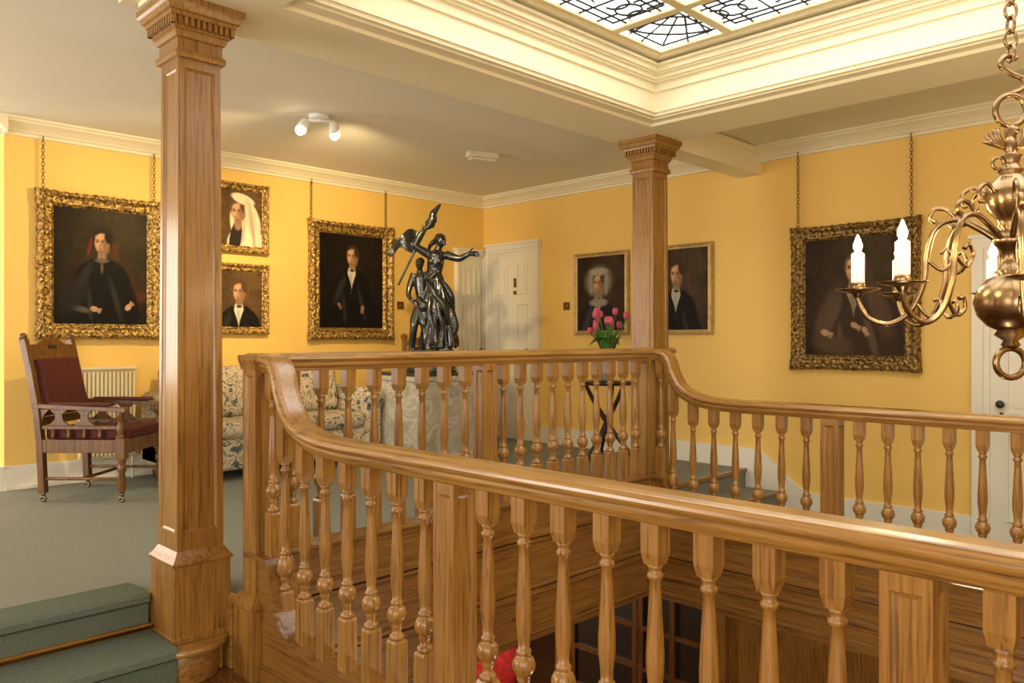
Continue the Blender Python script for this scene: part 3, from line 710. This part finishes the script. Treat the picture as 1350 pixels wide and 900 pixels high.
m.ell((.085,.01,1.235),(.058,.062,.055),14,10); m.ell((.045,.04,1.22),(.035,.035,.035),10,8); m.tube([(.04,.03,1.22),(-.01,.05,1.18),(-.03,.06,1.11)],[.03,.022,.008],8,smooth_n=3)
def hand(p,d,s=1.0):
    p=Vector(p); d=Vector(d).normalized(); a=d.cross(Vector((0,1,0))).normalized()
    m.tube([p-d*.02*s,p+d*.035*s],[.014*s,.02*s],8)
    for i,(o,l) in enumerate([(-.018,.04),(-.006,.048),(.006,.045),(.018,.036)]):
        q=p+d*.035*s+a*o*s; m.tube([q,q+d*l*.6*s+Vector((0,-.002,0)),q+d*l*s+Vector((0,0,-.008))],[.0075*s,.007*s,.006*s],6)
    q=p+a*.018*s; m.tube([q,q+d*.02*s+a*.02*s,q+d*.04*s+a*.024*s],[.008*s,.0075*s,.006*s],6)
m.tube([(.145,-.01,1.085),(.21,-.04,1.06),(.27,-.06,1.045),(.33,-.07,1.07),(.365,-.08,1.085)],[.044,.038,.032,.026,.018],10,smooth_n=4); hand((.365,-.08,1.085),(1,0,.05),1.15)
m.tube([(-.02,-.01,1.09),(-.09,-.03,1.13),(-.14,-.05,1.17),(-.10,-.06,1.25),(-.055,-.06,1.31)],[.044,.039,.032,.027,.019],10,smooth_n=4); hand((-.055,-.06,1.31),(.5,0,.6),.9)
m.tube([(-.30,-.03,.80),(-.17,-.04,1.06),(-.03,-.06,1.33),(.08,-.06,1.54)],[.012,.012,.012,.012],8)
m.tube([(-.03,-.06,1.32),(.02,-.05,1.40),(.03,-.06,1.46),(.10,-.06,1.55)],[.02,.045,.035,.008],10,smooth_n=5)
m.ell((.0,-.05,1.37),(.05,.02,.05),10,8)
def sheet(fn,nu,nv,t):
    vs=[];fs=[]
    for side in(0,1):
        for i in range(nu+1):
            for j in range(nv+1):
                p=Vector(fn(i/nu,j/nv)); p.y+=t*side; vs.append(tuple(p))
    n=(nu+1)*(nv+1)
    for i in range(nu):
        for j in range(nv):
            a=i*(nv+1)+j; fs.append((a,a+1,a+nv+2,a+nv+1)); fs.append((n+a,n+a+nv+1,n+a+nv+2,n+a+1))
    for i in range(nu):
        a=i*(nv+1); b=a+nv+1; fs.append((a,b,n+b,n+a)); a+=nv; b+=nv; fs.append((a,n+a,n+b,b))
    for j in range(nv):
        a=j; fs.append((a,n+a,n+a+1,a+1)); a=nu*(nv+1)+j; fs.append((a,a+1,n+a+1,n+a))
    m.add(vs,fs,0,True)
sheet(lambda u,v:(-.06-.27*u-.10*v*(1-u*.3),-.06+.035*math.sin(6*u+3*v),1.30-.03*u+.03*math.sin(5*u)-.20*v*(1-.25*u)-.02*math.sin(9*u)),14,8,.02)
m.tube([(-.06,.02,.60),(-.08,.0,.70),(-.09,.0,.80),(-.095,0,.88),(-.10,-.01,.93),(-.10,-.02,.96)],[.06,.055,.064,.066,.028,.026],14,smooth_n=4)
m.ell((-.10,-.03,1.0),(.04,.045,.052),12,10); m.ell((-.10,-.075,.995),(.009,.014,.014),8,6); m.ell((-.098,-.01,1.02),(.045,.048,.042),12,8)
m.tube([(-.09,-.02,.62),(-.14,-.05,.48),(-.15,-.06,.40),(-.17,-.03,.27),(-.18,-.03,.16)],[.054,.046,.035,.036,.020],10,smooth_n=4); m.ell((-.185,-.06,.14),(.02,.05,.015),8,6)
m.tube([(-.04,.0,.62),(-.06,-.05,.48),(-.05,-.05,.39),(-.08,.0,.27),(-.08,.0,.19)],[.054,.046,.035,.036,.020],10,smooth_n=4); m.ell((-.08,-.03,.17),(.02,.05,.015),8,6)
m.tube([(-.155,0,.91),(-.19,-.02,.80),(-.20,-.05,.71),(-.16,-.1,.65)],[.034,.03,.024,.016],10,smooth_n=4); hand((-.16,-.1,.65),(.6,-.3,-.5),.8)
m.tube([(-.05,0,.91),(-.0,-.05,.86),(.04,-.08,.90)],[.034,.028,.018],10,smooth_n=4); hand((.04,-.08,.9),(.6,0,.5),.8)
m.tube([(-.12,-.03,.66),(-.05,-.06,.60),(.0,-.04,.64)],[.05,.055,.04],10,smooth_n=4)
o=m.build('figures',BRONZE,stt)
rm=o.modifiers.new('remesh','REMESH'); rm.mode='VOXEL'; rm.voxel_size=.0062; rm.use_smooth_shade=True
sm=o.modifiers.new('smooth','SMOOTH'); sm.iterations=2; sm.factor=.5
# ------------------------------------------------------------ high back side chair behind pedestal
sc=empty('oak_side_chair',(5.28,6.42,0)); m=M()
for s in(-1,1):
    m.sq(s*.24,.2,[(0,.02),(.45,.022),(1.12,.02),(1.13,.028),(1.16,.028),(1.18,.01)]); m.sq(s*.24,-.2,[(0,.02),(.45,.024)])
m.box(-.24,.24,.185,.215,1.05,1.11); m.prism([(-.2,1.11),(.2,1.11),(.1,1.135),(0,1.15),(-.1,1.135)],'y',.19,.21); m.box(-.24,.24,.19,.21,.6,.66); m.box(-.26,.26,-.23,.2,.43,.47)
for i in range(4): m.box(-.15+i*.1-.015,-.15+i*.1+.015,.193,.207,.66,1.05)
for s in(-1,1): m.box(s*.24-.01,s*.24+.01,-.2,.2,.2,.23)
m.build('frame',OZ,sc,bevel=.004)
# ------------------------------------------------------------ occasional table, tulips
tb=empty('occasional_table',(5.80,4.56,0)); m=M()
m.lathe(0,0,[(.70,.20),(.705,.25),(.725,.255),(.735,.25)],32)
for k in range(3):
    a=k*2*math.pi/3+.4; c,s_=math.cos(a),math.sin(a); c2,s2=math.cos(a+2.6),math.sin(a+2.6)
    m.tube([(.2*c,.2*s_,.70),(.14*c,.14*s_,.58),(.03*c,.03*s_,.40),(.10*c2,.10*s2,.22),(.2*c2,.2*s2,.10),(.24*c2,.24*s2,.012)],[.016,.02,.024,.02,.016,.012],8,smooth_n=6)
m.torus((0,0,.4),.04,.014,rot('X',90))
m.build('table',plain('ebonised_wood',(.03,.012,.008),.3),tb)
vs_=empty('tulip_vase',(5.80,4.56,.735)); m=M()
m.lathe(0,0,[(0,.05),(.02,.06),(.10,.075),(.18,.06),(.23,.045),(.25,.055),(.245,.045),(.2,.04)],20); m.build('vase',plain('vase_glaze',(.25,.3,.28),.1),vs_)
st_=M(); pt=M(); rnd=random.Random(8)
for i in range(18):
    a=rnd.uniform(0,6.28); q=rnd.uniform(.03,.24); hx,hy=q*math.cos(a),q*math.sin(a); hz=rnd.uniform(.52,.66)-q*.45
    st_.tube([(0.2*hx,.2*hy,.18),(.5*hx,.5*hy,.36),(hx,hy,hz)],.005,6,smooth_n=4)
    pt.ell((hx,hy,hz+.025),(.021,.021,.030),10,8)
    for k in range(5):
        b=k*1.257; pt.ell((hx+.014*math.cos(b),hy+.014*math.sin(b),hz+.032),(.013,.013,.033),8,6)
    for e in range(3):
        b=a+rnd.uniform(-1,1); l=rnd.uniform(.12,.24); w=.022
        P=[(.03*math.cos(b),.03*math.sin(b),.22),(.5*l*math.cos(b),.5*l*math.sin(b),.40),(l*math.cos(b),l*math.sin(b),.46+rnd.uniform(-.16,.06))]
        n=Vector((-math.sin(b),math.cos(b),0))*w
        v=[Vector(P[0])-n*.5,Vector(P[0])+n*.5,Vector(P[1])+n,Vector(P[1])-n,Vector(P[2])]
        st_.add([tuple(x) for x in v],[(0,1,2,3),(3,2,4)],0,True)
st_.build('stems_and_leaves',LEAF,vs_,fix=False); pt.build('blooms',PINK,vs_)
# ------------------------------------------------------------ ceiling spotlights, emergency light
sp_=empty('ceiling_spotlight',(3.12,5.12,ZC)); m=M()
m.lathe(0,0,[(-.03,.06),(-.02,.075),(0,.075)],24)
m.tube([(-.09,.06,-.04),(.09,-.06,-.04)],.012,8); m.tube([(0,0,-.04),(0,0,-.01)],.015,8)
heads=[((-.09,.06,-.075),Vector((-.55,-.15,-.75))),((.09,-.06,-.085),Vector((-.05,-.15,-.9)))]
for c,d in heads:
    d=d.normalized(); c=Vector(c); m.tube([c-d*.05,c-d*.03,c+d*.06],[.02,.035,.042],16)
m.build('lamp_heads',WHITEP,sp_)
m=M()
for c,d in heads:
    d=d.normalized(); c=Vector(c); m.ell(c+d*.062,(.034,.034,.034),12,8)
m.build('bulbs',plain('spot_bulb',(1,.9,.7),.4,emit=(1,.8,.5),es=18),sp_)
m=M(); m.box(-.14,.14,-.05,.05,-.05,0); m.box(-.12,.12,-.04,.04,-.075,-.05); m.build('emergency_light',plain('warm_plastic',(.75,.68,.5),.4),None,(4.76,5.13,ZC),math.radians(-20),bevel=.008)
# ------------------------------------------------------------ chandelier
cc=(3.1,.71); cd=empty('brass_chandelier',(cc[0],cc[1],0)); m=M()
m.lathe(0,0,[(1.085,.012),(1.10,.03),(1.115,.022),(1.135,.05),(1.15,.04),(1.165,.07),(1.20,.10),(1.245,.112),(1.29,.10),(1.325,.07),(1.34,.04),(1.35,.05),(1.36,.035),(1.39,.025),(1.42,.03),(1.44,.05),(1.455,.055),(1.47,.05),(1.49,.03),(1.50,.04),(1.51,.035),(1.53,.045),(1.56,.07),(1.60,.083),(1.64,.07),(1.665,.045),(1.68,.03),(1.69,.04),(1.70,.03),(1.72,.02),(1.74,.035),(1.75,.02),(1.80,.016),(1.83,.02),(1.85,.01)],32)
m.torus((0,0,1.04),.05,.011,rot('Z',-45)); m.torus((0,0,1.895),.052,.010,rot('Z',-45),24)
m.ell((0,0,1.77),(.025,.02,.045),10,8); m.ell((0,-.01,1.825),(.014,.018,.016),8,6)
for s in(-1,1):
    for k in range(5):
        a=math.radians(20+k*18); m.tube([(s*.01,-s*.01,1.765),(s*(.03+.02*math.cos(a)),-s*(.03+.02*math.cos(a)),1.775+.03*math.sin(a)),(s*(.03+.04*math.cos(a)),-s*(.03+.04*math.cos(a)),1.765+.07*math.sin(a))],[.008,.01,.003],6,smooth_n=3)
    m.torus((s*.03,-s*.03,1.715),.02,.006,rot('Z',-45))
m.tube([(0,0,1.95),(.03,-.03,1.97),(.03,-.03,2.0),(0,0,2.02),(-.025,.025,2.05),(-.01,.01,2.08),(.015,-.015,2.07)],[.009]*7,8,smooth_n=5)
z=2.09;i=0
while z<2.88:
    m.torus((0,0,z),.020,.0055,rot('Z',45+90*(i%2)),14,sz=1.5); z+=.048; i+=1
m.lathe(0,0,[(2.88,.02),(2.90,.05),(2.925,.055)],16)
candles=M(); fl=M(); pos=[]; RR=.475
for k in range(8):
    th=math.radians(155+45*k); c,s_=math.cos(th),math.sin(th)
    def P(r,z): return (r*c*.95,r*s_*.95,z)
    m.tube([P(.04,1.455),P(.10,1.50),P(.17,1.535),P(.235,1.51),P(.265,1.42),P(.275,1.32),P(.32,1.22),P(.39,1.175),P(.46,1.195),P(.495,1.25),P(.50,1.285)],[.010,.010,.010,.010,.010,.010,.010,.010,.009,.009,.012],8,smooth_n=5)
    m.tube([P(.17,1.535),P(.20,1.57),P(.24,1.575),P(.255,1.545),P(.235,1.53)],[.006,.008,.008,.007,.009],6,smooth_n=4)
    m.tube([P(.265,1.40),P(.215,1.36),P(.18,1.40),P(.20,1.435),P(.222,1.42)],[.006,.007,.007,.006,.009],6,smooth_n=4)
    m.tube([P(.30,1.25),P(.26,1.20),P(.22,1.22),P(.225,1.26),P(.245,1.255)],[.006,.007,.007,.006,.009],6,smooth_n=4)
    m.tube([P(.07,1.60),P(.11,1.64),P(.15,1.62),P(.15,1.58),P(.13,1.58)],[.006,.007,.007,.006,.008],6,smooth_n=4)
    m.lathe(RR*c,RR*s_,[(1.27,.012),(1.285,.02),(1.292,.05),(1.30,.075),(1.303,.077),(1.298,.05),(1.296,.022),(1.31,.026),(1.33,.022)],24)
    candles.lathe(RR*c,RR*s_,[(1.31,.023),(1.43,.0225),(1.435,.016),(1.44,.008)],16)
    fl.lathe(RR*c,RR*s_,[(1.435,.006),(1.448,.014),(1.462,.016),(1.482,.009),(1.50,.002)],12)
    pos.append((cc[0]+RR*c,cc[1]+RR*s_,1.49))
m.build('brass_body',BRASS,cd,fix=False); candles.build('candles',CANDLE,cd); fl.build('candle_bulbs',FLAME,cd)
# ------------------------------------------------------------ lights
def light(name,t,loc,energy,col=(1,1,1),size=1,size_y=None,target=None,**kw):
    l=bpy.data.lights.new(name,t); l.energy=energy; l.color=col
    if t=='AREA':
        l.size=size
        if size_y: l.shape='RECTANGLE'; l.size_y=size_y
    elif t in('POINT','SPOT'): l.shadow_soft_size=size
    for k,v in kw.items(): setattr(l,k,v)
    o=bpy.data.objects.new(name,l); bpy.context.scene.collection.objects.link(o); o.location=loc
    if target is not None:
        o.rotation_euler=(Vector(target)-Vector(loc)).to_track_quat('-Z','Y').to_euler()
    return o
light('fill_light_left','AREA',(XL+.1,5.2,1.3),115,(1,.96,.88),2.4,1.9,target=(3,5.4,2.0))  # added fill from off-frame left, not an actual window
light('fill_light_front','AREA',(-1.0,YB+.1,1.2),105,(1,.95,.86),3,2,target=(2.5,3,1.5))  # added fill behind the camera, no window known there
light('fill_light_near_left','AREA',(XL+.1,.5,1.4),75,(1,.96,.88),2.4,1.9,target=(3,2,1.0))  # second added fill on the unseen left wall, no window behind it
light('recess_window_light','AREA',(-.5,8.0,1.5),40,(1,.97,.9),1.4,1.6,target=(1.5,7.2,1.3))
light('spot_a','SPOT',(3.0,5.05,2.60),105,(1,.72,.33),.05,target=(2.2,6.81,1.6),spot_size=math.radians(100),spot_blend=1)
light('spot_b','SPOT',(3.25,4.9,2.60),135,(1,.72,.33),.05,target=(4.4,6.81,1.6),spot_size=math.radians(100),spot_blend=1)
light('hall_lamp','POINT',(4.2,5.6,-1.0),45,(1,.8,.55),.1)  # unseen point light added to brighten the lower hall
light('hall_fill_b','POINT',(3.2,1.0,-1.4),30,(1,.85,.6),.1)  # added point fill in the stairwell, no fitting there
for i,p in enumerate(pos): light('candle_lamp_%d'%i,'POINT',(p[0],p[1],p[2]+.03),1.5,(1,.78,.45),.02)
w=bpy.data.worlds.new('World'); bpy.context.scene.world=w; w.use_nodes=True
w.node_tree.nodes['Background'].inputs[0].default_value=(.9,.95,1,1); w.node_tree.nodes['Background'].inputs[1].default_value=.4
# ------------------------------------------------------------ camera
cam=bpy.data.cameras.new('camera'); co=bpy.data.objects.new('camera',cam); bpy.context.scene.collection.objects.link(co)
cam.sensor_width=36; cam.lens=1048/1350*36; cam.shift_y=-.0022; cam.clip_start=.05
co.location=(0,0,1.12); co.rotation_euler=(math.pi/2,0,-math.pi/4)
bpy.context.scene.camera=co
vs=bpy.context.scene.view_settings
vs.view_transform='Standard'; vs.look='None'; vs.exposure=0.32
